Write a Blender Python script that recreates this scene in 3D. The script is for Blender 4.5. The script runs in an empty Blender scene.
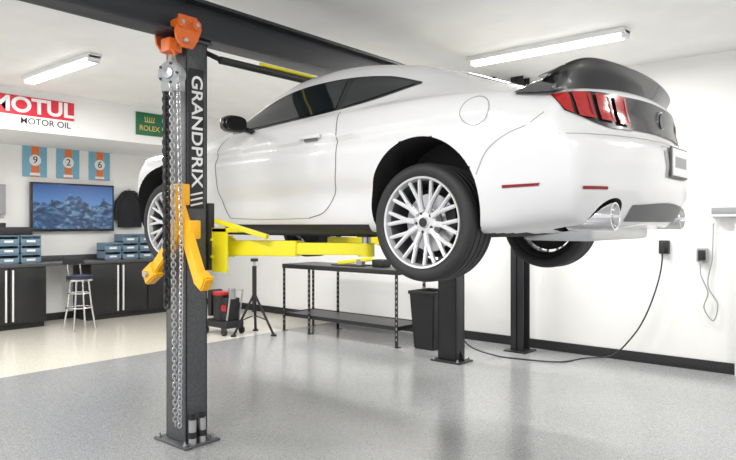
import bpy, bmesh, math, random
import numpy as np
from mathutils import Vector, Matrix, Euler
from mathutils.bvhtree import BVHTree
random.seed(3)
scene = bpy.context.scene
COL = scene.collection
F=637.0; H=1.47

# ---------------------------------------------------------------- materials
def mat(name, col, rough=0.5, metal=0.0, coat=0.0, emis=None, es=0.0, spec=None):
    m=bpy.data.materials.new(name); m.use_nodes=True
    b=m.node_tree.nodes['Principled BSDF']
    b.inputs['Base Color'].default_value=(*col,1)
    b.inputs['Roughness'].default_value=rough
    b.inputs['Metallic'].default_value=metal
    b.inputs['Coat Weight'].default_value=coat
    b.inputs['Coat Roughness'].default_value=0.03
    if spec is not None: b.inputs['Specular IOR Level'].default_value=spec
    if emis:
        b.inputs['Emission Color'].default_value=(*emis,1)
        b.inputs['Emission Strength'].default_value=es
    return m
def noisy(m, scale, c1, c2, detail=3, lo=0.4, hi=0.6, bump=0.0):
    nt=m.node_tree; b=nt.nodes['Principled BSDF']
    tc=nt.nodes.new('ShaderNodeTexCoord'); n=nt.nodes.new('ShaderNodeTexNoise')
    n.inputs['Scale'].default_value=scale; n.inputs['Detail'].default_value=detail
    r=nt.nodes.new('ShaderNodeValToRGB')
    r.color_ramp.elements[0].position=lo; r.color_ramp.elements[0].color=(*c1,1)
    r.color_ramp.elements[1].position=hi; r.color_ramp.elements[1].color=(*c2,1)
    nt.links.new(tc.outputs['Object'],n.inputs['Vector']); nt.links.new(n.outputs['Fac'],r.inputs['Fac'])
    nt.links.new(r.outputs['Color'],b.inputs['Base Color'])
    if bump:
        bp=nt.nodes.new('ShaderNodeBump'); bp.inputs['Strength'].default_value=bump
        nt.links.new(n.outputs['Fac'],bp.inputs['Height']); nt.links.new(bp.outputs['Normal'],b.inputs['Normal'])
    return m
M={}
M['wall']=noisy(mat('wall_paint',(0.8,0.8,0.79),0.6),2.0,(0.86,0.86,0.845),(0.88,0.88,0.87))
M['ceil']=noisy(mat('ceiling_paint',(0.8,0.8,0.8),0.7),3.0,(0.85,0.85,0.84),(0.88,0.88,0.875))
M['paint']=mat('white_car_paint',(0.76,0.76,0.77),0.32,0,0.8)
M['blackp']=mat('gloss_black_plastic',(0.012,0.012,0.014),0.22,0,0.3)
M['black']=mat('satin_black',(0.018,0.018,0.02),0.5)
M['under']=mat('underbody_black',(0.02,0.02,0.02),0.8)
M['glass']=mat('tinted_glass',(0.012,0.016,0.018),0.04,0,0.6)
M['rubber']=mat('tyre_rubber',(0.022,0.022,0.024),0.62)
M['alloy']=mat('alloy_silver',(0.74,0.74,0.75),0.3,0.6)
M['barrel']=mat('rim_barrel',(0.10,0.10,0.11),0.45,0.6)
M['steel']=mat('bright_steel',(0.55,0.55,0.56),0.3,0.9)
M['chrome']=mat('chrome',(0.75,0.75,0.76),0.12,1.0)
M['red']=mat('red_lens',(0.40,0.006,0.006),0.14,0,0.8,(0.8,0.02,0.01),0.04)
M['reflector']=mat('reflector_red',(0.24,0.01,0.012),0.3)
M['seam']=mat('panel_gap',(0.16,0.16,0.165),0.7)
M['lseam']=mat('panel_gap_soft',(0.36,0.36,0.36),0.7)
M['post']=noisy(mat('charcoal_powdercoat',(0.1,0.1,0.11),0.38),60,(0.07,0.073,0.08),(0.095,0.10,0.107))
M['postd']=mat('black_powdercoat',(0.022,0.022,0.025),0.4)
M['beam']=mat('beam_black_paint',(0.020,0.022,0.028),0.4)
M['yellow']=mat('yellow_paint',(0.88,0.77,0.015),0.35,0,0.3)
M['amber']=mat('amber_paint',(0.95,0.47,0.010),0.35,0,0.3)
M['orange']=mat('orange_paint',(0.75,0.15,0.02),0.4,0,0.2)
M['white']=mat('white_plastic',(0.8,0.8,0.8),0.4)
M['grey']=mat('grey_plastic',(0.32,0.33,0.34),0.45)
M['dgrey']=mat('dark_grey_plastic',(0.12,0.12,0.125),0.5)
M['tube']=mat('lamp_tube',(1,1,1),0.4,emis=(1,0.99,0.97),es=6)
M['counter']=mat('counter_dark',(0.07,0.07,0.075),0.3)
M['cab']=mat('cabinet_black',(0.014,0.014,0.016),0.3)
M['gulf']=mat('pale_blue_print',(0.20,0.44,0.58),0.5)
M['porange']=mat('orange_print',(0.75,0.18,0.04),0.5)
M['pwhite']=mat('white_print',(0.85,0.85,0.85),0.5)
M['sred']=mat('red_sign_print',(0.66,0.02,0.045),0.45)
M['sgreen']=mat('green_sign_print',(0.005,0.14,0.05),0.45)
M['gold']=mat('gold_print',(0.7,0.5,0.15),0.45)
M['crate']=mat('crate_blue_grey',(0.16,0.25,0.33),0.5)
M['fabric']=mat('jacket_fabric',(0.015,0.016,0.02),0.85)
M['redp']=mat('red_tool_paint',(0.45,0.02,0.02),0.35)
M['blueseat']=mat('blue_vinyl',(0.03,0.06,0.2),0.35)

# floor : grey epoxy with flakes, cream zone further back
fm=mat('epoxy_floor',(0.4,0.4,0.4),0.17); nt=fm.node_tree; b=nt.nodes['Principled BSDF']
tc=nt.nodes.new('ShaderNodeTexCoord')
def ramp(fac,els):
    r=nt.nodes.new('ShaderNodeValToRGB'); r.color_ramp.elements[0].position=els[0][0]; r.color_ramp.elements[0].color=(*els[0][1],1)
    r.color_ramp.elements[1].position=els[1][0]; r.color_ramp.elements[1].color=(*els[1][1],1)
    for p,c in els[2:]:
        e=r.color_ramp.elements.new(p); e.color=(*c,1)
    nt.links.new(fac,r.inputs['Fac']); return r.outputs['Color']
vz=nt.nodes.new('ShaderNodeTexVoronoi'); vz.inputs['Scale'].default_value=160
nt.links.new(tc.outputs['Object'],vz.inputs['Vector'])
sepc=nt.nodes.new('ShaderNodeSeparateColor'); nt.links.new(vz.outputs['Color'],sepc.inputs[0])
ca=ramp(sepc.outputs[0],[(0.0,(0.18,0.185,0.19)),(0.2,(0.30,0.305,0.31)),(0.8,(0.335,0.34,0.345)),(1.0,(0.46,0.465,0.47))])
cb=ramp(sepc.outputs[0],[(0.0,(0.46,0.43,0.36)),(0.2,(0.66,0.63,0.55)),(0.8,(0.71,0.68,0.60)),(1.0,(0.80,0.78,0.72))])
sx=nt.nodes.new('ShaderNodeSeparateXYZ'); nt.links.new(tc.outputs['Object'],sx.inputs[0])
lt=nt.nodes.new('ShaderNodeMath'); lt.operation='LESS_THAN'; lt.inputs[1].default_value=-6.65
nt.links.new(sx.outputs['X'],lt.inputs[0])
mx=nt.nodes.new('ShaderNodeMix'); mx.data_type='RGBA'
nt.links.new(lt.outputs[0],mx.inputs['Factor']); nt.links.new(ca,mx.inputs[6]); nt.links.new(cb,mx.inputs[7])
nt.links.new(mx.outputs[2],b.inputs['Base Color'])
nz=nt.nodes.new('ShaderNodeTexNoise'); nz.inputs['Scale'].default_value=35
nt.links.new(tc.outputs['Object'],nz.inputs['Vector'])
bp=nt.nodes.new('ShaderNodeBump'); bp.inputs['Strength'].default_value=0.08; bp.inputs['Distance'].default_value=0.02
nt.links.new(nz.outputs['Fac'],bp.inputs['Height']); nt.links.new(bp.outputs['Normal'],b.inputs['Normal'])
M['floor']=fm
# tv picture : sky over a snowy ridge
tvm=mat('tv_picture',(0.01,0.02,0.04),0.15); nt=tvm.node_tree; b=nt.nodes['Principled BSDF']
tc=nt.nodes.new('ShaderNodeTexCoord'); sp=nt.nodes.new('ShaderNodeSeparateXYZ'); nt.links.new(tc.outputs['Generated'],sp.inputs[0])
cx=nt.nodes.new('ShaderNodeCombineXYZ'); nt.links.new(sp.outputs['Y'],cx.inputs['X'])
nr=nt.nodes.new('ShaderNodeTexNoise'); nr.inputs['Scale'].default_value=3.2; nr.inputs['Detail'].default_value=5; nr.inputs['Roughness'].default_value=0.6
nt.links.new(cx.outputs[0],nr.inputs['Vector'])
def math_(op,a,b_=None,c=None):
    n=nt.nodes.new('ShaderNodeMath'); n.operation=op
    for i,x in enumerate((a,b_,c)):
        if x is None: continue
        if isinstance(x,(int,float)): n.inputs[i].default_value=x
        else: nt.links.new(x,n.inputs[i])
    return n.outputs[0]
ridge=math_('MULTIPLY_ADD',nr.outputs['Fac'],1.3,-0.02)
ismt=math_('LESS_THAN',sp.outputs['Z'],ridge)
nz=nt.nodes.new('ShaderNodeTexNoise'); nz.inputs['Scale'].default_value=9; nz.inputs['Detail'].default_value=8; nz.inputs['Distortion'].default_value=1.0
nt.links.new(tc.outputs['Generated'],nz.inputs['Vector'])
mcol=ramp(nz.outputs['Fac'],[(0.35,(0.004,0.012,0.03)),(0.52,(0.02,0.07,0.17)),(0.72,(0.20,0.36,0.55))])
scol=ramp(sp.outputs['Z'],[(0.4,(0.12,0.30,0.62)),(1.0,(0.02,0.07,0.25))])
mx=nt.nodes.new('ShaderNodeMix'); mx.data_type='RGBA'; nt.links.new(ismt,mx.inputs['Factor']); nt.links.new(scol,mx.inputs[6]); nt.links.new(mcol,mx.inputs[7])
nt.links.new(mx.outputs[2],b.inputs['Emission Color']); b.inputs['Emission Strength'].default_value=0.9
M['tv']=tvm

# ---------------------------------------------------------------- mesh builder
class MB:
    def __init__(s): s.v=[];s.f=[];s.m=[];s.sm=[];s.mats=[]
    def mi(s,k):
        if k not in s.mats: s.mats.append(k)
        return s.mats.index(k)
    def add(s,vs,fs,k,smooth=False,T=None):
        o=len(s.v); i=s.mi(k)
        for v in vs:
            v=Vector(v)
            s.v.append(tuple(T@v) if T is not None else tuple(v))
        for f in fs: s.f.append([a+o for a in f]); s.m.append(i); s.sm.append(smooth)
    def bm(s,bm,k,smooth,T=None):
        bm.verts.index_update()
        s.add([v.co.copy() for v in bm.verts],[[v.index for v in f.verts] for f in bm.faces],k,smooth,T); bm.free()
    def box(s,c,d,k,rot=None,bev=0.0,T=None):
        bm=bmesh.new(); bmesh.ops.create_cube(bm,size=1)
        for v in bm.verts: v.co=Vector((v.co.x*d[0],v.co.y*d[1],v.co.z*d[2]))
        if bev: bmesh.ops.bevel(bm,geom=bm.edges[:],offset=min(bev,min(d)*0.45),segments=2,affect='EDGES',profile=0.6)
        R=Matrix.Translation(c)@(Euler(rot).to_matrix().to_4x4() if rot else Matrix())
        if T is not None: R=T@R
        s.bm(bm,k,False,R)
    def b2(s,lo,hi,k,bev=0.0):
        s.box([(a+b)/2 for a,b in zip(lo,hi)],[b-a for a,b in zip(lo,hi)],k,None,bev)
    def bar(s,p0,p1,w,h,k,bev=0.004,up=(0,0,1),w2=None,h2=None):
        p0=Vector(p0);p1=Vector(p1); z=(p1-p0); L=z.length; z.normalize(); u=Vector(up)
        if abs(z.dot(u))>0.98: u=Vector((0,1,0))
        x=u.cross(z).normalized(); y=z.cross(x)
        bm=bmesh.new(); bmesh.ops.create_cube(bm,size=1)
        for v in bm.verts:
            a=(w2 or w) if v.co.z>0 else w; c=(h2 or h) if v.co.z>0 else h
            v.co=Vector((v.co.x*a,v.co.y*c,v.co.z*L))
        if bev: bmesh.ops.bevel(bm,geom=bm.edges[:],offset=bev,segments=2,affect='EDGES')
        T=Matrix((x,y,z)).transposed().to_4x4(); T.translation=(p0+p1)/2
        s.bm(bm,k,False,T)
    def cyl(s,p0,p1,r,k,n=20,r2=None):
        p0=Vector(p0);p1=Vector(p1); z=(p1-p0);L=z.length
        bm=bmesh.new(); bmesh.ops.create_cone(bm,cap_ends=True,segments=n,radius1=r,radius2=r if r2 is None else r2,depth=L)
        T=z.to_track_quat('Z','Y').to_matrix().to_4x4(); T.translation=(p0+p1)/2
        s.bm(bm,k,'c',T)
    def tube(s,pts,r,k,n=8,closed=False):
        pts=[Vector(p) for p in pts]; N=len(pts); vs=[];fs=[]
        prev=None
        for i,p in enumerate(pts):
            a=pts[(i-1)%N] if (closed or i>0) else p; c=pts[(i+1)%N] if (closed or i<N-1) else p
            t=(c-a).normalized()
            if prev is None:
                u=Vector((0,0,1)) if abs(t.z)<0.9 else Vector((1,0,0))
                x=u.cross(t).normalized()
            else: x=(prev-t*prev.dot(t)).normalized()
            prev=x; y=t.cross(x)
            for j in range(n):
                q=2*math.pi*j/n; vs.append(p+x*math.cos(q)*r+y*math.sin(q)*r)
        rr=N if closed else N-1
        for i in range(rr):
            i2=(i+1)%N
            for j in range(n): fs.append([i*n+j,i*n+(j+1)%n,i2*n+(j+1)%n,i2*n+j])
        if not closed: fs.append(list(range(n))[::-1]); fs.append([(N-1)*n+j for j in range(n)])
        s.add(vs,fs,k,True)
    def lathe(s,prof,k,axis='Y',n=64,T=None,closed=False):
        vs=[];fs=[]; P=len(prof)
        for i in range(n):
            a=2*math.pi*i/n
            for r,h in prof:
                if axis=='Y': vs.append((r*math.cos(a),h,r*math.sin(a)))
                else: vs.append((r*math.cos(a),r*math.sin(a),h))
        for i in range(n):
            i2=(i+1)%n
            for j in range(P if closed else P-1):
                j2=(j+1)%P
                fs.append([i*P+j,i*P+j2,i2*P+j2,i2*P+j])
        s.add(vs,fs,k,True,T)
    def mesh(s,name):
        me=bpy.data.meshes.new(name); me.from_pydata(s.v,[],s.f)
        for k in s.mats: me.materials.append(M[k])
        me.polygons.foreach_set('material_index',s.m)
        me.polygons.foreach_set('use_smooth',[bool(x) for x in s.sm]); me.update()
        bm=bmesh.new(); bm.from_mesh(me); bmesh.ops.recalc_face_normals(bm,faces=bm.faces[:]); bm.to_mesh(me); bm.free()
        me.set_sharp_from_angle(angle=math.radians(40))
        return me
    def obj(s,name,parent=None,loc=(0,0,0),rot=None):
        o=bpy.data.objects.new(name,s.mesh(name)); COL.objects.link(o); o.location=loc
        if rot: o.rotation_euler=rot
        if parent: o.parent=parent
        return o
def empty(name,loc=(0,0,0)):
    e=bpy.data.objects.new(name,None); e.empty_display_size=0.2; COL.objects.link(e); e.location=loc; return e
def text(name,body,size,loc,matk,R,parent,ex=0.002,align='CENTER',bold=0.0,sx=1.0):
    c=bpy.data.curves.new(name,'FONT'); c.body=body; c.size=size; c.extrude=ex; c.align_x=align; c.align_y='CENTER'; c.offset=bold
    c.materials.append(M[matk]); o=bpy.data.objects.new(name,c); COL.objects.link(o)
    T=R.to_4x4()@Matrix.Diagonal((sx,1,1,1)); T.translation=loc
    o.matrix_world=T
    if parent: o.parent=parent; o.matrix_parent_inverse=Matrix.Translation(parent.location).inverted()
    return o
def RM(x,y):
    x=Vector(x);y=Vector(y);z=x.cross(y); return Matrix((x,y,z)).transposed()
R_X=RM((0,1,0),(0,0,1))      # faces +X
R_Xdown=RM((0,0,-1),(0,1,0)) # faces +X reading downwards

# ---------------------------------------------------------------- room
CZ=3.19; XL=-10.1; XR=3.4; YB=7.1; YF=-4.0
def single(name,lo,hi,k,bev=0): 
    m=MB(); m.b2(lo,hi,k,bev); return m.obj(name)
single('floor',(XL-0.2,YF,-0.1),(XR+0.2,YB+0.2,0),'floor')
single('ceiling',(XL-0.2,YF,CZ),(XR+0.2,YB+0.2,CZ+0.12),'ceil')
single('wall_back',(XL-0.2,YB,0),(XR+0.2,YB+0.15,CZ),'wall')
single('wall_left',(XL-0.15,YF,0),(XL,YB,CZ),'wall')
single('wall_right',(XR,YF,0),(XR+0.15,YB,CZ),'wall')
single('trim_1_soffit',(XL,YF,2.66),(-8.5,YB,CZ),'wall')
single('baseboard_back',(XL,YB-0.018,0),(XR,YB,0.11),'black',0.003)
single('baseboard_left',(XL,YF,0),(XL+0.018,YB-0.018,0.11),'black',0.003)

# ---------------------------------------------------------------- ceiling lamps
def lamp(x,y,power,L=1.5):
    e=empty('ceiling_strip_light',(x,y,CZ))
    m=MB(); m.b2((-L/2-0.04,-0.075,-0.05),(L/2+0.04,0.075,0.0),'white',0.006)
    for q in(-1,1): m.b2((q*(L/2+0.02)-0.02,-0.06,-0.09),(q*(L/2+0.02)+0.02,0.06,-0.02),'white',0.004)
    m.obj('housing',e)
    m=MB()
    for q in(-0.035,0.035): m.cyl((-L/2,q,-0.072),(L/2,q,-0.072),0.016,'tube',12)
    m.obj('tubes',e)
    l=bpy.data.lights.new('lamp_light','AREA'); l.shape='RECTANGLE'; l.size=L; l.size_y=0.14; l.energy=power; l.color=(1,0.985,0.96)
    o=bpy.data.objects.new('lamp_light',l); COL.objects.link(o); o.parent=e; o.location=(0,0,-0.1)
PW=82
for (x,y) in [(-7.0,3.1),(-2.65,5.7),(-5.2,5.85),(-2.4,0.6),(-6.75,0.2),(1.2,5.2),(1.2,1.2),(-2.0,-2.4),(-6.5,-2.4)]:  # strip lights hidden from the camera are added to brighten the room
    lamp(x,y,PW)

# ---------------------------------------------------------------- car
car=empty('car',(-2.13,3.91,1.24))
FW=-2.63
ST=[
(-3.46,[(0,.30),(.40,.28),(.58,.29),(.66,.36),(.69,.48),(.69,.60),(.64,.68),(.55,.71),(.44,.725),(.3,.735),(.15,.745),(0,.75)]),
(-3.24,[(0,.19),(.6,.18),(.80,.21),(.87,.32),(.89,.48),(.88,.65),(.81,.76),(.70,.795),(.55,.815),(.38,.825),(.2,.835),(0,.84)]),
(FW,[(0,.18),(.7,.18),(.86,.20),(.92,.32),(.94,.53),(.94,.70),(.90,.82),(.80,.87),(.62,.895),(.42,.915),(.2,.93),(0,.935)]),
(-2.15,[(0,.17),(.75,.17),(.86,.20),(.90,.30),(.915,.52),(.925,.71),(.90,.83),(.83,.90),(.68,.95),(.5,.98),(.25,1.0),(0,1.005)]),
(-1.92,[(0,.17),(.76,.17),(.86,.20),(.90,.30),(.915,.52),(.93,.73),(.90,.85),(.83,.92),(.75,.985),(.64,1.03),(.35,1.06),(0,1.07)]),
(-1.65,[(0,.17),(.76,.17),(.86,.20),(.90,.30),(.915,.52),(.93,.74),(.89,.87),(.83,.935),(.745,1.06),(.655,1.155),(.40,1.20),(0,1.215)]),
(-1.35,[(0,.17),(.76,.17),(.86,.20),(.90,.30),(.915,.52),(.93,.76),(.88,.90),(.835,.95),(.735,1.12),(.635,1.265),(.40,1.31),(0,1.325)]),
(-1.05,[(0,.17),(.76,.17),(.86,.20),(.90,.30),(.915,.52),(.93,.77),(.88,.92),(.835,.965),(.725,1.14),(.61,1.312),(.39,1.358),(0,1.372)]),
(-0.60,[(0,.17),(.76,.17),(.86,.20),(.90,.30),(.925,.54),(.94,.80),(.88,.94),(.83,.985),(.71,1.15),(.585,1.298),(.38,1.342),(0,1.358)]),
(-0.20,[(0,.17),(.76,.17),(.87,.20),(.92,.31),(.95,.56),(.95,.82),(.89,.95),(.81,1.00),(.70,1.115),(.575,1.225),(.38,1.262),(0,1.28)]),
( 0.15,[(0,.17),(.76,.17),(.87,.20),(.93,.32),(.957,.58),(.955,.83),(.89,.95),(.81,.99),(.70,1.05),(.58,1.10),(.38,1.14),(0,1.16)]),
( 0.50,[(0,.18),(.74,.18),(.86,.22),(.92,.36),(.945,.58),(.94,.82),(.88,.93),(.80,.965),(.70,.99),(.59,1.01),(.38,1.03),(0,1.04)]),
( 0.75,[(0,.20),(.70,.20),(.83,.25),(.90,.38),(.925,.58),(.92,.80),(.86,.91),(.78,.945),(.68,.96),(.55,.975),(.30,.985),(0,.99)]),
( 1.00,[(0,.23),(.66,.22),(.79,.27),(.87,.40),(.90,.58),(.89,.78),(.84,.88),(.76,.92),(.64,.935),(.50,.945),(.25,.955),(0,.96)]),
]
ss=np.array([a for a,_ in ST]); PT=np.array([p for _,p in ST])
def herm(xs,ys,x):
    n=len(xs); d=np.zeros_like(ys)
    sl=(ys[1:]-ys[:-1])/(xs[1:]-xs[:-1])[:,None]
    d[0]=sl[0]; d[-1]=sl[-1]
    h=(xs[1:]-xs[:-1])[:,None]
    d[1:-1]=(sl[:-1]*h[1:]+sl[1:]*h[:-1])/(h[1:]+h[:-1])
    i=min(max(np.searchsorted(xs,x)-1,0),n-2); H_=xs[i+1]-xs[i]; t=(x-xs[i])/H_
    return (2*t**3-3*t**2+1)*ys[i]+(t**3-2*t*t+t)*H_*d[i]+(-2*t**3+3*t*t)*ys[i+1]+(t**3-t*t)*H_*d[i+1]
dense=list(np.linspace(ss[0],ss[-1],150))
NSEG=7
def section(s):
    p=herm(ss,PT.reshape(len(ss),-1),s).reshape(12,2)
    k=np.concatenate([[0],np.cumsum(np.maximum(np.hypot(*(p[1:]-p[:-1]).T),1e-4)**0.6)])
    pe=np.vstack([[-p[1,0],p[1,1]],p,[-p[-2,0],p[-2,1]]]); ke=np.concatenate([[-k[1]],k,[2*k[-1]-k[-2]]])
    out=[]
    for i in range(11):
        for j in range(NSEG): out.append(herm(ke,pe,k[i]+(k[i+1]-k[i])*j/NSEG+1e-9))
    out.append(p[-1]); return np.array(out)
def sm(t): t=max(0,min(1,t)); return t*t*(3-2*t)
def warp(s,y,z):
    x=s
    if s>0.3:
        t=sm((s-0.3)/0.7)
        g=np.interp(z,[.2,.3,.4,.55,.655,.70,.8,.92,.97],[-.05,.02,.075,.10,.09,.03,.0,-.01,-.03])
        x=s+t*(g-0.24*(min(1,abs(y)/0.92))**2.6)
    if s<-2.9:
        t=sm((-2.9-s)/0.68)
        g=np.interp(z,[.2,.35,.55,.7,.76],[.04,0,-.02,0,.05])
        x=s+t*(g+0.30*(abs(y)/0.8)**2.4)
    if abs(y)>0.8:
        w=0
        if -2.3<s<0.0: 
            zc=.40+.05*(s+2.3)/2.3
            d=z-zc; w+=(math.exp(-(d/.06)**2) if d>0 else math.exp(-(d/.12)**2))*sm((s+2.3)/0.4)*sm((0.0-s)/0.6)*0.034
        zc=.775+.03*sm((s+2.5)/3.0); d=zc-z
        if d>0: w+=.020*math.exp(-((d-.03)/.035)**2)*sm((s+3.2)/.5)*sm((.7-s)/.3)
        y=y-math.copysign(w,y)
    return (x,y,z)
rings=[]
def ring(s,f=1.0,zc=.58):
    p=section(max(min(s,ss[-1]),ss[0]))
    half=[(a*f,zc+(b-zc)*f) for a,b in p]
    full=half+[(-a,b) for a,b in half[-2:0:-1]]
    return [warp(s,a,b) for a,b in full]
caps_f=[0.03,0.12,0.25,0.4,0.55,0.7,0.8,0.88,0.93]
rr=0.035
def fil(th): return rr*math.sin(math.radians(th)), 1-rr*(1-math.cos(math.radians(th)))/0.38
for f in caps_f: rings.append(ring(ss[0]-rr,f*fil(90)[1],.5))
for th in(90,65,40,20):
    a,f=fil(th); rings.append(ring(ss[0]-a,f,.5))
for s in dense: rings.append(ring(s))
for th in(20,40,65,90):
    a,f=fil(th); rings.append(ring(ss[-1]+a,f,.58))
for f in caps_f[::-1]: rings.append(ring(ss[-1]+rr,f*fil(90)[1],.58))
NV=len(rings[0]); V=[v for r in rings for v in r]; FC=[]
for i in range(len(rings)-1):
    for j in range(NV):
        FC.append([i*NV+j,i*NV+(j+1)%NV,(i+1)*NV+(j+1)%NV,(i+1)*NV+j])
FC.append(list(range(NV))); FC.append([(len(rings)-1)*NV+j for j in range(NV)][::-1])
me=bpy.data.meshes.new('body_raw'); me.from_pydata([tuple(float(c) for c in v) for v in V],[],FC)
bm=bmesh.new(); bm.from_mesh(me); bmesh.ops.recalc_face_normals(bm,faces=bm.faces[:]); bm.to_mesh(me); BV=BVHTree.FromBMesh(bm); bm.free()
raw=bpy.data.objects.new('body_raw',me); COL.objects.link(raw)
WELLR=0.385; WX=[0.0,FW]; WZ=0.35
cutters=[]
for wx in WX:
    for sd in(-1,1):
        m=MB(); m.cyl((wx,sd*0.60,WZ),(wx,sd*1.3,WZ),WELLR,'under',72)
        c=m.obj('cut'); cutters.append(c)
        md=raw.modifiers.new('b','BOOLEAN'); md.operation='DIFFERENCE'; md.object=c; md.solver='EXACT'
EY=.63; EZ=.275; ER=.092
for sd in(-1,1):
    m=MB(); m.cyl((.70,sd*EY,EZ),(1.3,sd*EY,EZ),ER,'under',40)
    c=m.obj('cut'); cutters.append(c)
    md=raw.modifiers.new('b','BOOLEAN'); md.operation='DIFFERENCE'; md.object=c; md.solver='EXACT'
bpy.context.view_layer.update()
dg=bpy.context.evaluated_depsgraph_get()
bme=bpy.data.meshes.new_from_object(raw.evaluated_get(dg)); bme.name='body'
for c in cutters+[raw]: bpy.data.objects.remove(c,do_unlink=True)
bme.materials.clear(); bme.materials.append(M['paint']); bme.materials.append(M['under'])
for p in bme.polygons:
    c=p.center; mi=0
    for wx in WX:
        if math.hypot(c.x-wx,c.z-WZ)<WELLR+0.002: mi=1
    if c.z<0.185 and abs(p.normal.z)>0.5: mi=1
    if c.x>.69 and math.hypot(abs(c.y)-EY,c.z-EZ)<ER+.001: mi=1
    p.material_index=mi; p.use_smooth=True
bme.set_sharp_from_angle(angle=math.radians(38))
body=bpy.data.objects.new('body',bme); COL.objects.link(body); body.parent=car

def cr(pts,n):
    p=np.array(pts,float); 
    if len(p)==2: return [tuple(p[0]+(p[1]-p[0])*i/(n-1)) for i in range(n)]
    k=np.concatenate([[0],np.cumsum(np.hypot(*(p[1:]-p[:-1]).T))])
    return [tuple(herm(k,p,k[-1]*i/(n-1)*0.999999+1e-9)) for i in range(n)]
def proj(mode,a,b,off):
    if mode=='side-': o=Vector((a,-2,b)); d=Vector((0,1,0))
    elif mode=='side+': o=Vector((a,2,b)); d=Vector((0,-1,0))
    elif mode=='top': o=Vector((a,b,3)); d=Vector((0,0,-1))
    elif mode=='front': o=Vector((-6,a,b)); d=Vector((1,0,0))
    elif mode=='cyl':
        q=math.radians(a); o=Vector((0.3+3*math.cos(q),3*math.sin(q),b)); d=Vector((-math.cos(q),-math.sin(q),0))
    h,n,i,_=BV.ray_cast(o,d)
    if h is None: 
        h,n,i,_=BV.find_nearest(o+d*2)
    if n.dot(d)>0: n=-n
    return h+n*off
def patch(mb,mode,top,bot,k,off=0.003,nu=40,nv=12):
    T=cr(top,nu); B=cr(bot,nu); vs=[];fs=[]
    for j in range(nv):
        t=j/(nv-1)
        for i in range(nu):
            vs.append(proj(mode,T[i][0]*(1-t)+B[i][0]*t,T[i][1]*(1-t)+B[i][1]*t,off))
    for j in range(nv-1):
        for i in range(nu-1): fs.append([j*nu+i,j*nu+i+1,(j+1)*nu+i+1,(j+1)*nu+i])
    mb.add(vs,fs,k,True)
def strip(mb,mode,pts,w,k,off=0.0012,n=60,closed=False):
    P=cr(pts,n); vs=[];fs=[]
    for i,(a,b) in enumerate(P):
        p0=P[max(i-1,0)];p1=P[min(i+1,n-1)]; t=Vector((p1[0]-p0[0],p1[1]-p0[1]))
        if mode=='cyl': t=Vector((t.x/80,t.y))
        if t.length==0: t=Vector((1,0))
        t.normalize(); q=Vector((-t.y,t.x))*w/2
        if mode=='cyl': q=Vector((q.x*80,q.y))
        vs.append(proj(mode,a+q.x,b+q.y,off)); vs.append(proj(mode,a-q.x,b-q.y,off))
    for i in range(n-1): fs.append([2*i,2*i+1,2*i+3,2*i+2])
    mb.add(vs,fs,k,True)
for sd in('side-','side+'):
    m=MB()
    patch(m,sd,[(-1.86,.955),(-1.70,1.06),(-1.48,1.160),(-1.25,1.212),(-.95,1.234),(-.65,1.224),(-.40,1.188),(-.15,1.112)],
              [(-1.85,.93),(-1.66,.93),(-1.42,.942),(-1.18,.957),(-.90,.975),(-.62,1.0),(-.38,1.04),(-.145,1.098)],'blackp',0.003,70,18)
    m.obj('window_trim',car)
    m=MB()
    patch(m,sd,[(-1.77,.975),(-1.64,1.06),(-1.44,1.145),(-1.22,1.198),(-.97,1.218),(-.79,1.216)],
              [(-1.76,.95),(-1.58,.952),(-1.36,.962),(-1.14,.975),(-.95,.987),(-.77,1.0)],'glass',0.007,44,14)
    patch(m,sd,[(-.73,1.212),(-.58,1.201),(-.42,1.174),(-.20,1.110)],[(-.71,1.005),(-.56,1.025),(-.40,1.055),(-.195,1.101)],'glass',0.007,24,12)
    m.obj('side_glass',car)
    m=MB()
    strip(m,sd,[(-.70,.97),(-.655,.80),(-.665,.60),(-.72,.42),(-.80,.32),(-.95,.275)],0.007,'seam')
    strip(m,sd,[(-.95,.275),(-1.4,.27),(-1.80,.28)],0.006,'lseam')
    strip(m,sd,[(-1.80,.28),(-1.90,.40),(-1.93,.6),(-1.91,.8),(-1.85,.90)],0.007,'seam')
    strip(m,sd,[(.735,.80),(.66,.745),(.55,.70),(.44,.62),(.375,.50)],0.006,'lseam')
    if sd=='side-':
        strip(m,sd,[(.36+.085*math.cos(2*math.pi*i/24),.845+.08*math.sin(2*math.pi*i/24)) for i in range(25)],0.006,'lseam',n=80)
    patch(m,sd,[(-1.88,.235),(-1.2,.235),(-.42,.235)],[(-1.88,.18),(-1.2,.18),(-.42,.18)],'black',0.004,40,4)
    m.obj('panel_gaps',car)
    sg=-1 if sd=='side-' else 1
    m=MB(); h=proj(sd,-.89,.81,0.018)
    m.box((h.x,h.y,h.z),(0.20,0.022,0.028),'paint',None,0.01); 
    m.box((h.x,h.y-sg*0.014,h.z-0.02),(0.12,0.012,0.02),'seam',None,0.004); m.obj('door_handle',car)
    m=MB(); 
    bm=bmesh.new(); bmesh.ops.create_uvsphere(bm,u_segments=24,v_segments=14,radius=1)
    for v in bm.verts:
        c3=[math.copysign(abs(q)**0.7,q) for q in v.co]
        v.co=Vector((c3[0]*0.055*(1 if c3[0]>0 else 1.5),c3[1]*0.10,c3[2]*0.062))
        if v.co.x>0.03: v.co.x=0.03
    m.bm(bm,'blackp',True,Matrix.Translation((-1.57,sg*1.03,.955)))
    m.bar((-1.58,sg*0.84,.915),(-1.57,sg*1.0,.935),0.05,0.035,'blackp',0.01)
    m.obj('door_mirror',car)
m=MB(); patch(m,'front',[(-.55,1.27),(0,1.33),(.55,1.27)],[(-.68,1.02),(0,1.045),(.68,1.02)],'glass',0.004,30,20); m.obj('windscreen',car)
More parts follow.
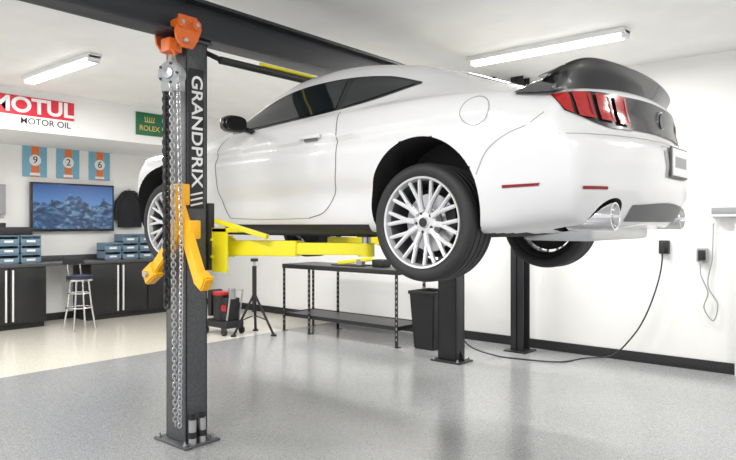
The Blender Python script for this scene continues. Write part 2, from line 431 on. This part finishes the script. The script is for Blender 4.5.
m=MB(); patch(m,'top',[(-.05,-.40),(-.10,0),(-.05,.40)],[(.50,-.46),(.56,0),(.50,.46)],'glass',0.003,30,20); m.obj('rear_window',car)
# rear lights
m=MB()
patch(m,'cyl',[(-40,.905),(0,.915),(40,.905)],[(-40,.725),(0,.735),(40,.725)],'blackp',0.004,50,12)
m.obj('rear_black_panel',car)
for sg in(-1,1):
    m=MB()
    patch(m,'cyl',[(sg*34,.905),(sg*48,.908),(sg*62,.89)],[(sg*32,.722),(sg*45,.730),(sg*58.5,.80)],'blackp',0.006,24,10)
    for k in range(3):
        a=sg*(34.0+k*7.6); b_=sg*(34.0+k*7.6+5.5)
        patch(m,'cyl',[(a+sg*1.4,.896),(b_+sg*1.8,.895)],[(a-sg*.8,.745+.010*k),(b_-sg*.4,.748+.013*k)],'red',0.020-.003*k,8,10)
        patch(m,'cyl',[(a+sg*1.9,.885),(a+sg*2.6,.885)],[(a,.762+.012*k),(a+sg*.8,.762+.012*k)],'reflector',0.024-.003*k,4,6)
    patch(m,'cyl',[(sg*57.2,.892),(sg*61.6,.884)],[(sg*55.8,.782),(sg*58.5,.806)],'red',0.010,8,8)
    m.obj('tail_light',car)
    m=MB(); 
    patch(m,'cyl',[(sg*46,.423),(sg*54,.423)],[(sg*46,.408),(sg*54,.408)],'reflector',0.005,10,4)
    patch(m,'side-' if sg<0 else 'side+',[(.52,.438),(.72,.443)],[(.52,.422),(.71,.429)],'reflector',0.005,10,4)
    m.obj('rear_reflector',car)
    m=MB()
    TX=Matrix.Translation((1.0,sg*EY,EZ))@Matrix.Rotation(math.pi/2,4,'Y')
    m.lathe([(.060,-.20),(.060,-.005),(.064,.0),(.071,0.0),(.075,-.008),(.075,-.24)],'chrome','Z',40,TX)
    m.cyl((.86,sg*EY,EZ),(.87,sg*EY,EZ),.062,'under',24)
    m.cyl((.93,sg*EY,EZ),(.935,sg*EY,EZ),.061,'under',24)
    m.cyl((.4,sg*.58,.28),(.82,sg*EY,EZ),.03,'steel',16)
    o=m.obj('exhaust_tip',car)
m=MB(); patch(m,'cyl',[(-33,.335),(0,.355),(33,.335)],[(-34,.25),(0,.25),(34,.25)],'dgrey',0.004,40,6)
strip(m,'cyl',[(-60,.68),(-30,.685),(0,.685),(30,.685),(60,.68)],0.005,'lseam',0.001,60)
m.obj('rear_valance',car)
m=MB(); h=proj('cyl',0,.585,0.0)
patch(m,'cyl',[(-16,.66),(0,.665),(16,.66)],[(-14,.49),(0,.485),(14,.49)],'lseam',0.002,16,6)
m.box((h.x+0.006,0,.58),(0.012,0.33,0.17),'dgrey',None,0.004); m.box((h.x+0.014,0,.58),(0.006,0.305,0.152),'pwhite',None,0.003)
m.box((h.x+0.018,0,.58),(0.002,0.22,0.06),'grey',None)
m.obj('licence_plate',car)
m=MB(); m.cyl((.96,0,.83),(1.045,0,.83),.055,'chrome',28); m.cyl((1.04,0,.83),(1.05,0,.83),.045,'blackp',28); m.obj('tail_badge',car)
# spoiler
m=MB(); vs=[];fs=[]; NY=61
for i in range(NY):
    u=math.sin(math.pi/2*(-1+2*i/(NY-1))); y=u*.89; e=abs(u)**12; c2=u*u
    xt=.97-.10*c2-.10*e; zt=1.10-.02*c2-.085*e; zb=.985-.02*c2-.015*e
    sec=[(.58-.02*c2,zb-.03),(.66,zb+.022*(1-e)),(.74,zb+.045*(1-.8*e)),(xt-.07,zt-.028*(1-.6*e)),(xt,zt),(xt+.004,zt-.012),(xt-.01,zt-.024*(1-.3*e)),(xt-.05,zt-.06+.02*e),(.85-.07*c2,zb-.005-.01*e),(.83-.06*c2,zb-.05)]
    for a,b_ in sec: vs.append((a,y,b_))
n=10
for i in range(NY-1):
    for j in range(n): fs.append([i*n+j,i*n+(j+1)%n,(i+1)*n+(j+1)%n,(i+1)*n+j])
fs.append(list(range(n))); fs.append([(NY-1)*n+j for j in range(n)])
m.add(vs,fs,'blackp',True); m.obj('rear_spoiler',car)
# underbody
m=MB(); m.box((.62,0,.20),(.42,1.0,.12),'steel',None,.04); m.box((-1.2,0,.165),(2.6,1.2,.03),'under',None,.01)
for wx in WX: 
    m.cyl((wx,-.72,.25),(wx,.72,.25),.035,'under',14); m.box((wx,0,.23),(.3,.5,.14),'under',None,.03)
    for sg in(-1,1): m.bar((wx+.05,sg*.35,.20),(wx,sg*.70,.22),.07,.04,'barrel',.01); m.cyl((wx+.08,sg*.58,.25),(wx+.08,sg*.54,.62),.045,'barrel',14)
m.obj('underbody',car)
# wheel
def build_wheel():
    m=MB()
    tp=[(.258,-.112),(.268,-.124),(.29,-.134),(.315,-.133),(.332,-.122),(.341,-.102)]
    g=[-.075,-.025,.025,.075]; 
    for q in g: tp+=[(.344,q-.006),(.336,q-.004),(.336,q+.004),(.344,q+.006)]
    tp+=[(.341,.102),(.332,.122),(.31,.133),(.29,.134),(.268,.124),(.258,.112)]
    m.lathe(tp,'rubber','Y',96)
    m.lathe([(.261,-.116),(.266,-.122),(.264,-.129),(.253,-.126),(.247,-.110),(.242,-.09)],'alloy','Y',96)
    m.lathe([(.242,-.09),(.228,-.06),(.224,.06),(.238,.10),(.262,.118)],'barrel','Y',72)
    m.lathe([(0,-.098),(.028,-.098),(.032,-.092),(.034,-.088),(.075,-.082),(.082,-.07),(.082,-.03),(0,-.03)],'alloy','Y',48)
    m.cyl((0,-.1005,0),(0,-.096,0),.027,'blackp',24)
    for i in range(5):
        a=2*math.pi*(i+.5)/5+.3; m.cyl((.056*math.cos(a),-.088,.056*math.sin(a)),(.056*math.cos(a),-.08,.056*math.sin(a)),.009,'black',10)
    def P(r,a,y): return (r*math.cos(a),y,r*math.sin(a))
    for i in range(10):
        a=2*math.pi*i/10+.1
        m.bar(P(.06,a,-.084),P(.145,a,-.092),.030,.030,'alloy',.006,(0,1,0),.032,.028)
        for q in(-1,1):
            m.bar(P(.130,a+q*.03,-.090),P(.252,a+q*.150,-.108),.024,.028,'alloy',.006,(0,1,0),.020,.026)
    m.lathe([(.06,-.02),(.170,-.02),(.170,.005),(.06,.005)],'steel','Y',48,closed=True)
    m.box((.14,-.005,.06),(.07,.07,.14),'black',(0,-.4,0),.015)
    m.lathe([(0,.03),(.18,.035),(.205,.02)],'under','Y',40)
    return m.mesh('wheel')
wm=build_wheel()
for wx in WX:
    for sg in(-1,1):
        o=bpy.data.objects.new('wheel',wm); COL.objects.link(o); o.parent=car; o.location=(wx,sg*.805,.245)
        o.rotation_euler=(0,.2,0) if sg<0 else (0,0,math.pi)

# ---------------------------------------------------------------- lift
PX=-3.77; PN=2.53; PF=5.85; BZ0=2.72; BZ1=2.98
lift=empty('two_post_car_lift',(PX,(PN+PF)/2,0))
LO=Vector(lift.location)
def lobj(m,name):
    o=m.obj(name,lift); o.matrix_parent_inverse=Matrix.Translation(-LO); return o
def post(y,sg,k,nm):
    m=MB(); ZT=BZ0-.004
    m.b2((PX-.115,y-.085,0.02),(PX+.115,y-.071,ZT),k,.004)
    m.b2((PX-.115,y+.071,0.02),(PX+.115,y+.085,ZT),k,.004)
    m.b2((PX+.103,y-.085,0.02),(PX+.115,y+.085,ZT),k,.003)
    m.b2((PX-.115,y-.085,0.02),(PX-.103,y+.085,ZT),k,.003)
    m.b2((PX-.18,y-.14,0),(PX+.19,y+.14,.016),k,.004)
    for a in(-1,1):
        for b_ in(-1,1):
            m.cyl((PX+a*.150,y+b_*.115,.016),(PX+a*.150,y+b_*.115,.028),.016,'steel',6); m.cyl((PX+a*.150,y+b_*.115,.026),(PX+a*.150,y+b_*.115,.046),.008,'steel',10)
        m.add([(PX+a*.115,y-.004,.016),(PX+a*.17,y-.004,.016),(PX+a*.115,y-.004,.13),(PX+a*.115,y+.004,.016),(PX+a*.17,y+.004,.016),(PX+a*.115,y+.004,.13)],[[0,1,2],[3,5,4],[0,3,4,1],[1,4,5,2],[0,2,5,3]],k)
    m.b2((PX-.14,y-.11,ZT-.02),(PX+.14,y+.11,ZT),k,.004)
    lobj(m,nm)
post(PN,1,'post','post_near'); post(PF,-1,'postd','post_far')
m=MB(); m.b2((PX+.1155,PN-.065,1.58),(PX+.118,PN+.055,2.52),'postd',.001)
for q in range(3):
    m.bar((PX+.119,PN-.05,1.60+q*.035),(PX+.119,PN+.045,1.62+q*.035),.012,.002,'pwhite',0,(1,0,0))
lobj(m,'label_plate')
text('label_text','GRANDPRIX',0.120,(PX+.120,PN-.003,2.10),'pwhite',R_Xdown,lift,0.001,'CENTER',0.002,1.12)
for y,sg in((PN,1),(PF,-1)):
    m=MB(); 
    m.b2((PX-.13,min(y+sg*.087,y+sg*.135),1.16),(PX+.13,max(y+sg*.087,y+sg*.135),1.62),'postd',.006)
    m.b2((PX-.15,min(y+sg*.10,y+sg*.30),1.245),(PX+.15,max(y+sg*.10,y+sg*.30),1.262),'yellow',.004)
    m.b2((PX-.15,min(y+sg*.10,y+sg*.30),1.36),(PX+.15,max(y+sg*.10,y+sg*.30),1.378),'yellow',.004)
    yc=y+sg*.23
    for a,tx,ty in((.09,-2.74,(3.22 if sg>0 else 4.6)),(-.09,-4.35,(3.22 if sg>0 else 4.6))):
        s0=Vector((PX+a,yc,1.31)); s1=Vector((tx,ty,1.31)); mid=s0.lerp(s1,.55)
        m.cyl((s0.x,s0.y,1.23),(s0.x,s0.y,1.40),.035,'steel',18)
        m.bar(s0,mid,.13,.105,'yellow',.006,(0,0,1)); m.bar(mid-(s1-s0)*.08,s1,.10,.08,'yellow',.005,(0,0,1))
        m.cyl((tx,ty,1.26),(tx,ty,1.350),.055,'yellow',20); m.cyl((tx,ty,1.345),(tx,ty,1.395),.03,'steel',16); m.cyl((tx,ty,1.39),(tx,ty,1.412),.065,'black',24)
    m.cyl((PX+.09,yc,1.378),(PX+.09,yc,1.395),.075,'yellow',16); m.cyl((PX-.09,yc,1.378),(PX-.09,yc,1.395),.075,'yellow',16)
    m.b2((PX+.13,yc-.12,1.15),(PX+.29,yc-.10,1.45),'yellow',.004)
    m.b2((PX+.12,yc-.12,1.42),(PX+.33,yc+.02,1.45),'yellow',.004)
    m.bar((PX+.14,yc-.09,1.50),(PX+.50,yc+.06,1.39),.05,.03,'yellow',.004)
    lobj(m,'lift_arms')
m=MB(); yy=PN-.15
m.bar((-3.68,yy,1.68),(-3.35,yy-.03,1.12),.085,.055,'amber',.008,(0,1,0))
m.bar((-3.56,yy,1.48),(-3.88,yy-.03,1.16),.08,.055,'amber',.008,(0,1,0))
m.b2((-3.76,yy-.02,1.60),(-3.60,yy+.063,1.74),'amber',.01)
m.b2((-3.72,yy-.02,1.38),(-3.48,yy+.063,1.50),'amber',.01)
m.bar((-3.84,yy-.03,1.18),(-3.96,yy-.03,1.11),.11,.075,'amber',.01,(0,1,0))
m.bar((-3.36,yy-.03,1.15),(-3.28,yy-.03,1.10),.10,.075,'amber',.01,(0,1,0))
m.cyl((-3.91,yy-.09,1.14),(-3.91,yy+.03,1.14),.022,'steel',14); m.cyl((-3.66,yy-.04,1.68),(-3.66,yy+.06,1.68),.02,'steel',14)
lobj(m,'arm_bracket')
m=MB(); m.cyl((PX+.24,PN+.1,2.58),(PX+.24,PF-.1,2.58),.026,'black',16); m.bar((PX,PN+.12,2.69),(PX+.24,PN+.12,2.58),.04,.03,'postd',.004)
m.bar((PX,PF-.12,2.69),(PX+.24,PF-.12,2.58),.04,.03,'postd',.004); m.cyl((PX+.24,PN+.45,2.62),(PX+.24,PN+1.0,2.62),.014,'yellow',10)
lobj(m,'overhead_shutoff_bar')
# ---------------------------------------------------------------- I beam + column
BX=PX+.08
m=MB(); y0=-3.8;y1=7.0
m.b2((BX-.09,y0,BZ0),(BX+.09,y1,BZ0+.022),'beam',.002); m.b2((BX-.09,y0,BZ1-.022),(BX+.09,y1,BZ1),'beam',.002); m.b2((BX-.008,y0,BZ0+.02),(BX+.008,y1,BZ1-.02),'beam')
for y in(-3,0.4,6.6): m.b2((BX-.03,y-.03,BZ1),(BX+.03,y+.03,CZ),'beam')
m.obj('overhead_steel_beam')
CXc=-3.45
m=MB(); m.b2((CXc-.08,6.74,0),(CXc+.08,6.752,CZ),'postd',.002); m.b2((CXc-.08,6.90,0),(CXc+.08,6.912,CZ),'postd',.002); m.b2((CXc-.006,6.74,0),(CXc+.006,6.91,CZ),'postd')
m.b2((CXc-.14,6.68,0),(CXc+.14,6.96,.015),'postd',.003); m.obj('steel_column')
# ---------------------------------------------------------------- chain hoist
TY=PN-.12
m=MB()
for a in(-1,1):
    prof=[(-.10,-.02),(-.07,.09),(.06,.09),(.10,.02),(.07,-.06),(.03,-.12),(-.05,-.12),(-.09,-.07)]
    xx=BX+a*.115
    vs=[(xx-.008,TY+p,BZ0+q+.02) for p,q in prof]+[(xx+.008,TY+p,BZ0+q+.02) for p,q in prof]
    m.add(vs,[list(range(8))[::-1],list(range(8,16))]+[[i,(i+1)%8,8+(i+1)%8,8+i] for i in range(8)],'orange')
    for q in(-.06,.05):
        m.cyl((BX+a*.105,TY+q,BZ0+.055),(BX+a*.055,TY+q,BZ0+.055),.034,'orange',20); m.cyl((BX+a*.115,TY+q,BZ0+.055),(BX+a*.145,TY+q,BZ0+.055),.032,'orange',20); m.cyl((BX+a*.145,TY+q,BZ0+.055),(BX+a*.152,TY+q,BZ0+.055),.014,'steel',10)
m.cyl((BX-.15,TY-.04,BZ0-.06),(BX+.16,TY-.04,BZ0-.06),.014,'steel',12)
m.b2((BX-.05,TY-.10,BZ0-.12),(BX+.05,TY-.0,BZ0-.03),'orange',.01)
TH=TY-.08
hk=[(BX+.05+.03*math.cos(t),TH,BZ0-.15+.035*math.sin(t)) for t in np.linspace(2.2,-3.6,14)]
m.tube(hk,.009,'orange',8)
hc=Vector((BX+.07,TH-.01,BZ0-.28))
RT=Matrix.Translation(hc)@Matrix.Rotation(.5,4,'Z')
m.lathe([(0,-.055),(.06,-.052),(.078,-.04),(.084,-.02),(.084,.02),(.078,.04),(.06,.052),(0,.055)],'grey','Y',32,RT)
m.lathe([(0,-.07),(.035,-.066),(.04,-.055)],'steel','Y',32,RT)
for q in range(5):
    a=q*2*math.pi/5; m.cyl(RT@Vector((.062*math.cos(a),-.06,.062*math.sin(a))),RT@Vector((.062*math.cos(a),-.045,.062*math.sin(a))),.008,'black',8)
m.box((hc.x+.01,hc.y,hc.z-.06),(.14,.09,.12),'grey',(0,0,.5),.03)
m.bar((hc.x,hc.y,hc.z+.06),(hc.x,hc.y,hc.z+.13),.09,.05,'steel',.008,(0,1,0),.03,.03)
def link(m,c,L,w,r,rot,k):
    pts=[]; hl=(L-w)/2
    for i in range(12):
        a=2*math.pi*i/12; x=math.cos(a)*w/2; z=math.sin(a)*w/2+(hl if math.sin(a)>=0 else -hl)
        pts.append((c[0]+x*math.cos(rot),c[1]+x*math.sin(rot),c[2]+z))
    m.tube(pts,r,k,6,True)
def chain(m,path,L,w,r,k,rot0):
    P=[Vector(p) for p in path]; step=L-2*r*1.1; 
    seg=[(P[i+1]-P[i]).length for i in range(len(P)-1)]; tot=sum(seg); n=int(tot/step)
    for i in range(n):
        d=i*step; j=0
        while j<len(seg)-1 and d>seg[j]: d-=seg[j]; j+=1
        c=P[j].lerp(P[j+1],d/seg[j]); link(m,c,L,w,r,rot0+(math.pi/2)*(i%2),k)
chain(m,[(hc.x-.01,hc.y-.03,hc.z-.10),(hc.x-.01,hc.y-.03,.90)],.055,.042,.0085,'black',.2)
chain(m,[(hc.x-.055,hc.y-.02,hc.z-.10),(hc.x-.05,hc.y-.02,1.2)],.04,.028,.0055,'black',.5)
chain(m,[(hc.x+.04,hc.y-.03,hc.z-.08),(hc.x+.06,hc.y-.03,1.3),(hc.x+.085,hc.y-.03,.16)],.036,.026,.004,'steel',.9)
chain(m,[(hc.x+.085,hc.y-.01,hc.z-.08),(hc.x+.12,hc.y-.01,1.3),(hc.x+.13,hc.y-.03,.16)],.036,.026,.004,'steel',.1)
m.obj('chain_hoist')
for q in(0,.075): 
    m=MB(); zz=.017
    m.cyl((PX+.155,PN-.06+q,zz),(PX+.155,PN-.06+q,.18),.026,'steel',18); m.cyl((PX+.155,PN-.06+q,.18),(PX+.155,PN-.06+q,.21),.018,'black',14); m.cyl((PX+.155,PN-.06+q,.06),(PX+.155,PN-.06+q,.10),.029,'black',18)
    m.obj('spray_can')

# ---------------------------------------------------------------- cabinets, counter
FXc=-9.5
m=MB()
def doors(ya,yb,n):
    m.b2((XL+.02,ya,.08),(FXc-.02,yb,.875),'cab',.003); m.b2((XL+.05,ya,0),(FXc-.08,yb,.08),'black')
    w=(yb-ya)/n
    for i in range(n):
        m.b2((FXc-.02,ya+i*w+.006,.09),(FXc,ya+(i+1)*w-.006,.87),'cab',.005)
        hy=ya+(i+1)*w-.045 if i%2==0 else ya+i*w+.045
        m.b2((FXc,hy-.011,.12),(FXc+.022,hy+.011,.84),'white',.004)
doors(1.0,4.03,6); doors(4.68,6.6,4)
m.b2((XL+.02,1.0,.875),(FXc+.03,6.6,.92),'counter',.006)
m.b2((XL+.002,1.0,.92),(XL+.02,6.6,1.0),'counter',.002)
m.obj('base_cabinets')
m=MB(); c=Vector((-8.85,4.2,0))
m.cyl(c+Vector((0,0,.70)),c+Vector((0,0,.76)),.17,'black',32); m.cyl(c+Vector((0,0,.69)),c+Vector((0,0,.715)),.175,'chrome',32)
m.cyl(c+Vector((0,0,.752)),c+Vector((0,0,.765)),.15,'blueseat',32)
for i in range(4):
    a=math.pi/4+i*math.pi/2; d=Vector((math.cos(a),math.sin(a),0))
    m.tube([c+d*.12+Vector((0,0,.70)),c+d*.16+Vector((0,0,.35)),c+d*.22+Vector((0,0,.01))],.013,'chrome',10)
for r,z in((.175,.32),(.145,.52)): m.tube([c+Vector((r*math.cos(t),r*math.sin(t),z)) for t in np.linspace(0,2*math.pi,28)[:-1]],.010,'chrome',8,True)
for q in(-.09,.09): m.tube([c+Vector((-.13,q,.70)),c+Vector((-.17,q,.85)),c+Vector((-.18,q,.95))],.010,'chrome',8)
m.box(c+Vector((-.18,0,.97)),(.04,.30,.12),'black',None,.02)
m.obj('bar_stool')
m=MB(); m.b2((XL+.04,4.01,1.37),(XL+.10,5.32,2.12),'blackp',.008); m.b2((XL,4.5,1.6),(XL+.04,4.85,1.9),'black')
tv=m.obj('wall_television'); 
m=MB(); m.b2((XL+.101,4.04,1.41),(XL+.103,5.29,2.09),'tv'); m.obj('screen',tv)
for y in(3.93,4.43,4.94):
    e=empty('racing_poster',(XL+.001,y,2.2)); w=.35
    m=MB(); m.b2((.0,0,0),(.02,w,.46),'gulf',.002); m.b2((.02,.12,.0),(.022,.23,.46),'porange')
    m.cyl((.02,w/2,.25),(.025,w/2,.25),.085,'pwhite',32); m.b2((.021,.10,.02),(.023,.25,.06),'pwhite'); m.obj('print',e)
    t=text('number','9' if y<4 else ('2' if y<4.6 else '6'),.15,(XL+.028,y+w/2,2.45),'black',R_X,e)
e=empty('motor_oil_sign',(-8.5,2.85,2.72))
m=MB(); m.b2((.0,0,0),(.02,1.10,.37),'pwhite',.002); m.b2((.02,0,.13),(.023,1.10,.37),'sred'); m.obj('panel',e)
text('logo','MOTUL',.26,(-8.475,2.85+.59,2.72+.25),'pwhite',R_X,e,.001,'CENTER',.008,1.15)
text('subtitle','MOTOR OIL',.11,(-8.478,2.85+.74,2.72+.06),'black',R_X,e,.001,'CENTER',.001,1.05)
e=empty('watch_brand_sign',(-8.5,4.85,2.78))
m=MB(); m.b2((.0,0,0),(.02,.42,.33),'sgreen',.002)
m.b2((.02,.13,.19),(.024,.29,.205),'gold')
for i in range(5): m.bar((.022,.15+i*.03,.20),(.022,.13+i*.04,.27),.01,.004,'gold',0,(1,0,0))
m.obj('panel',e); text('lettering','ROLEX',.105,(-8.478,4.85+.21,2.78+.10),'gold',R_X,e,.001,'CENTER',.001,1.0)
def crate(y,z,x=-9.95,w=.28,h=.13):
    m=MB(); m.b2((x,y,z),(x+.26,y+w,z+.015),'crate'); 
    m.b2((x,y,z),(x+.012,y+w,z+h),'crate'); m.b2((x,y,z),(x+.26,y+.012,z+h),'crate'); m.b2((x,y+w-.012,z),(x+.26,y+w,z+h),'crate')
    m.b2((x+.248,y,z),(x+.26,y+w,z+h*.6),'crate',.002); m.b2((x+.24,y-.004,z+h-.015),(x+.264,y+w+.004,z+h),'crate',.003); m.b2((x+.258,y+.08,z+.03),(x+.264,y+w-.08,z+.06),'pwhite')
    m.obj('storage_bin')
for i in range(3):
    for j in range(3): 
        crate(3.15+i*.30,.921+j*.135)
for i in range(3):
    for j in range(2+(i>0)): crate(5.0+i*.30,.921+j*.135)
m=MB(); pts=[]
for i in range(9):
    for j in range(13):
        u=i/8;v=j/12; w=(.10+.12*min(1,v*3)) ; pts.append((XL+.06+.05*math.sin(u*math.pi)+.01*math.sin(u*19+v*3),5.62+(u-.5)*2*w,2.05-.62*v))
m.add(pts,[[i*13+j,i*13+j+1,(i+1)*13+j+1,(i+1)*13+j] for i in range(8) for j in range(12)],'fabric',True)
for sg in(-1,1): m.tube([(XL+.07,5.62+sg*.10,2.0),(XL+.07,5.62+sg*.22,1.85),(XL+.06,5.62+sg*.26,1.55)],.045,'fabric',10)
m.cyl((XL,5.62,2.07),(XL+.08,5.62,2.07),.012,'steel',10); m.obj('hanging_jacket')
m=MB(); m.b2((XL,3.0,1.62),(XL+.12,3.66,2.06),'grey',.01); m.b2((XL+.12,3.03,1.65),(XL+.125,3.63,2.03),'grey'); m.obj('wall_cabinet')
m=MB(); m.b2((-9.95,3.42,1.326),(-9.7,3.92,1.44),'black',.02); m.cyl((-9.83,3.55,1.44),(-9.83,3.55,1.5),.05,'black',16); m.obj('camera_bag')

# ---------------------------------------------------------------- steel bench by the wall
m=MB(); x0,x1,ya,yb=-6.64,-4.66,6.05,6.62
for x in(x0,x1,(x0*0.75+x1*0.25)):
    for y in(ya,yb):
        m.b2((x-.022,y-.022,0),(x+.022,y-.016,.90),'postd',.001); m.b2((x-.022,y-.022,0),(x-.016,y+.022,.90),'postd',.001); m.b2((x-.03,y-.03,0),(x+.03,y+.03,.008),'postd')
        for k in range(12): m.b2((x-.006,y-.0235,.08+k*.065),(x+.006,y-.0215,.11+k*.065),'steel')
m.b2((x0-.03,ya-.03,.87),(x1+.03,yb+.03,.93),'postd',.004)
m.b2((x0,ya,.20),(x1,ya+.01,.25),'postd'); m.b2((x0,yb-.01,.20),(x1,yb,.25),'postd'); m.b2((x0,ya,.225),(x1,yb,.24),'dgrey')
for x in(x0,x1): m.b2((x-.01,ya,.20),(x+.01,yb,.25),'postd')
m.obj('steel_workbench')
m=MB(); m.b2((-5.9,6.2,.93),(-5.4,6.5,.945),'black',.005); m.bar((-5.85,6.3,.96),(-5.3,6.35,1.03),.06,.05,'yellow',.01); m.cyl((-5.5,6.35,.945),(-5.5,6.35,1.02),.06,'grey',20); m.box((-5.15,6.35,.98),(.2,.16,.10),'black',None,.02); m.obj('lift_adapter_set')
m=MB(); bx,by=-4.36,6.32
def rr_(w,d,z): return [(bx-w,by-d,z),(bx+w,by-d,z),(bx+w,by+d,z),(bx-w,by+d,z)]
bm=bmesh.new()
for (w,d,z) in((.14,.16,0),(.18,.20,.66),(.165,.185,.66),(.125,.145,.03)):
    for p in rr_(w,d,z): bm.verts.new(p)
bm.verts.ensure_lookup_table(); Vv=bm.verts
for L_ in range(3):
    for j in range(4): bm.faces.new([Vv[L_*4+j],Vv[L_*4+(j+1)%4],Vv[L_*4+4+(j+1)%4],Vv[L_*4+4+j]])
bm.faces.new([Vv[3],Vv[2],Vv[1],Vv[0]]); bm.faces.new([Vv[12],Vv[13],Vv[14],Vv[15]])
bmesh.ops.bevel(bm,geom=bm.edges[:],offset=.012,segments=2,affect='EDGES'); m.bm(bm,'black',False)
m.b2((bx-.19,by-.21,.65),(bx+.19,by-.19,.69),'black',.006);m.b2((bx-.19,by+.19,.65),(bx+.19,by+.21,.69),'black',.006);m.b2((bx-.19,by-.21,.65),(bx-.17,by+.21,.69),'black',.006);m.b2((bx+.17,by-.21,.65),(bx+.19,by+.21,.69),'black',.006)
m.obj('waste_bin')
m=MB(); c=Vector((-6.7,5.55,0))
m.cyl(c+Vector((0,0,.30)),c+Vector((0,0,.92)),.03,'black',16); m.cyl(c+Vector((0,0,.6)),c+Vector((0,0,1.0)),.018,'steel',14); m.cyl(c+Vector((0,0,.98)),c+Vector((0,0,1.02)),.05,'black',18)
for i in range(3):
    a=i*2*math.pi/3+.3; d=Vector((math.cos(a),math.sin(a),0)); m.bar(c+Vector((0,0,.55)),c+d*.30+Vector((0,0,.015)),.035,.02,'black',.003); m.bar(c+Vector((0,0,.25))+d*.03,c+d*.2+Vector((0,0,.20)),.02,.012,'black',.002)
    m.cyl(c+d*.30,c+d*.30+Vector((0,0,.02)),.04,'black',14)
m.obj('tall_jack_stand')
m=MB(); c=Vector((-7.1,5.35,0))
m.box(c+Vector((0,0,.14)),(.50,.30,.10),'black',None,.03)
for a in(-1,1):
    for q in(-1,1): m.cyl(c+Vector((a*.2,q*.16,.05)),c+Vector((a*.2,q*.13,.05)),.05,'black',18)
m.cyl(c+Vector((-.05,0,.19)),c+Vector((-.05,0,.52)),.11,'black',24); m.cyl(c+Vector((-.05,0,.52)),c+Vector((-.05,0,.56)),.12,'redp',24)
m.box(c+Vector((.15,0,.34)),(.12,.22,.30),'black',None,.02); m.box(c+Vector((.15,-.115,.36)),(.10,.01,.08),'redp',None,.002)
m.tube([c+Vector((.2,-.1,.2)),c+Vector((.28,-.1,.6)),c+Vector((.28,.1,.6)),c+Vector((.2,.1,.2))],.012,'steel',8)
m.cyl(c+Vector((.18,0,.48)),c+Vector((.18,0,.62)),.05,'steel',18)
m.box(c+Vector((-.22,.02,.40)),(.08,.2,.36),'black',None,.02)
m.obj('portable_compressor')

# ---------------------------------------------------------------- wall outlets, cables
def wp(px,py,Y=YB):
    r=(px-368)/F; d=Y/(.647*r+.763); return Vector((d*(.763*r-.646),Y,H+(225-py)*d/F))
def outlet(px,py,plug,name='wall_outlet'):
    p=wp(px,py); m=MB(); m.b2((p.x-.05,YB-.05,p.z-.07),(p.x+.05,YB,p.z+.07),plug,.008); m.b2((p.x-.035,YB-.058,p.z-.05),(p.x+.035,YB-.05,p.z+.05),'black',.004)
    m.cyl((p.x,YB-.10,p.z-.03),(p.x,YB-.055,p.z-.03),.022,'black',14); m.obj(name); return p
p1=outlet(665,247,'black'); p2=outlet(703,255,'grey')
def smooth(pts,n=60):
    P=np.array([tuple(p) for p in pts],float); k=np.concatenate([[0],np.cumsum(np.linalg.norm(P[1:]-P[:-1],axis=1))])
    return [Vector(herm(k,P,k[-1]*i/(n-1)*.99999+1e-9)) for i in range(n)]
def fl(px,py):
    d=F*(H-.01)/(py-225); r=(px-368)/F; return Vector((d*(.763*r-.646),d*(.647*r+.763),.012))
m=MB()
pts=[Vector((p1.x,YB-.09,p1.z-.03)),Vector((p1.x,YB-.10,p1.z-.12)),Vector((p1.x-.08,YB-.09,.75)),Vector((p1.x-.30,YB-.10,.28)),Vector((p1.x-.50,YB-.16,.06)),Vector((p1.x-.75,YB-.22,.012)),fl(560,362),fl(520,359),fl(497,356),Vector((-3.80,6.2,.14)),Vector((-3.86,6.1,.45)),Vector((-3.82,6.0,.58))]
m.tube(smooth(pts,90),.008,'black',8); m.obj('power_cable')
m=MB(); q=Vector((p2.x,YB-.09,p2.z-.03))
m.tube(smooth([q,q+Vector((0,-.01,-.15)),q+Vector((.06,.02,-.35)),q+Vector((.02,.04,-.5)),q+Vector((.10,.04,-.62)),q+Vector((.14,.05,-.45)),q+Vector((.06,.05,-.3)),q+Vector((.09,.06,0)),q+Vector((.10,.06,.35))],60),.006,'grey',8); m.obj('charger_cable')
p=wp(712,195); 
m=MB(); m.b2((p.x,YB-.12,p.z-.22),(p.x+.75,YB,p.z),'white',.01); m.b2((p.x+.02,YB-.125,p.z-.19),(p.x+.73,YB-.12,p.z-.13),'grey',.002)
m.b2((p.x+.21,YB-.06,.0),(p.x+.27,YB,p.z-.22),'white',.004); m.obj('wall_control_unit')

# ---------------------------------------------------------------- world, camera
w=bpy.data.worlds.new('daylight'); scene.world=w; w.use_nodes=True
bg=w.node_tree.nodes['Background']; bg.inputs['Color'].default_value=(0.95,0.97,1,1); bg.inputs['Strength'].default_value=1.05
cd=bpy.data.cameras.new('camera'); cam=bpy.data.objects.new('camera',cd); COL.objects.link(cam)
cd.sensor_width=36; cd.lens=F/736*36; cd.shift_y=-5/736; cd.clip_end=100
cam.location=(0,0,H); cam.rotation_euler=(math.pi/2,0,math.radians(40.25))
scene.camera=cam
scene.view_settings.view_transform='Standard'
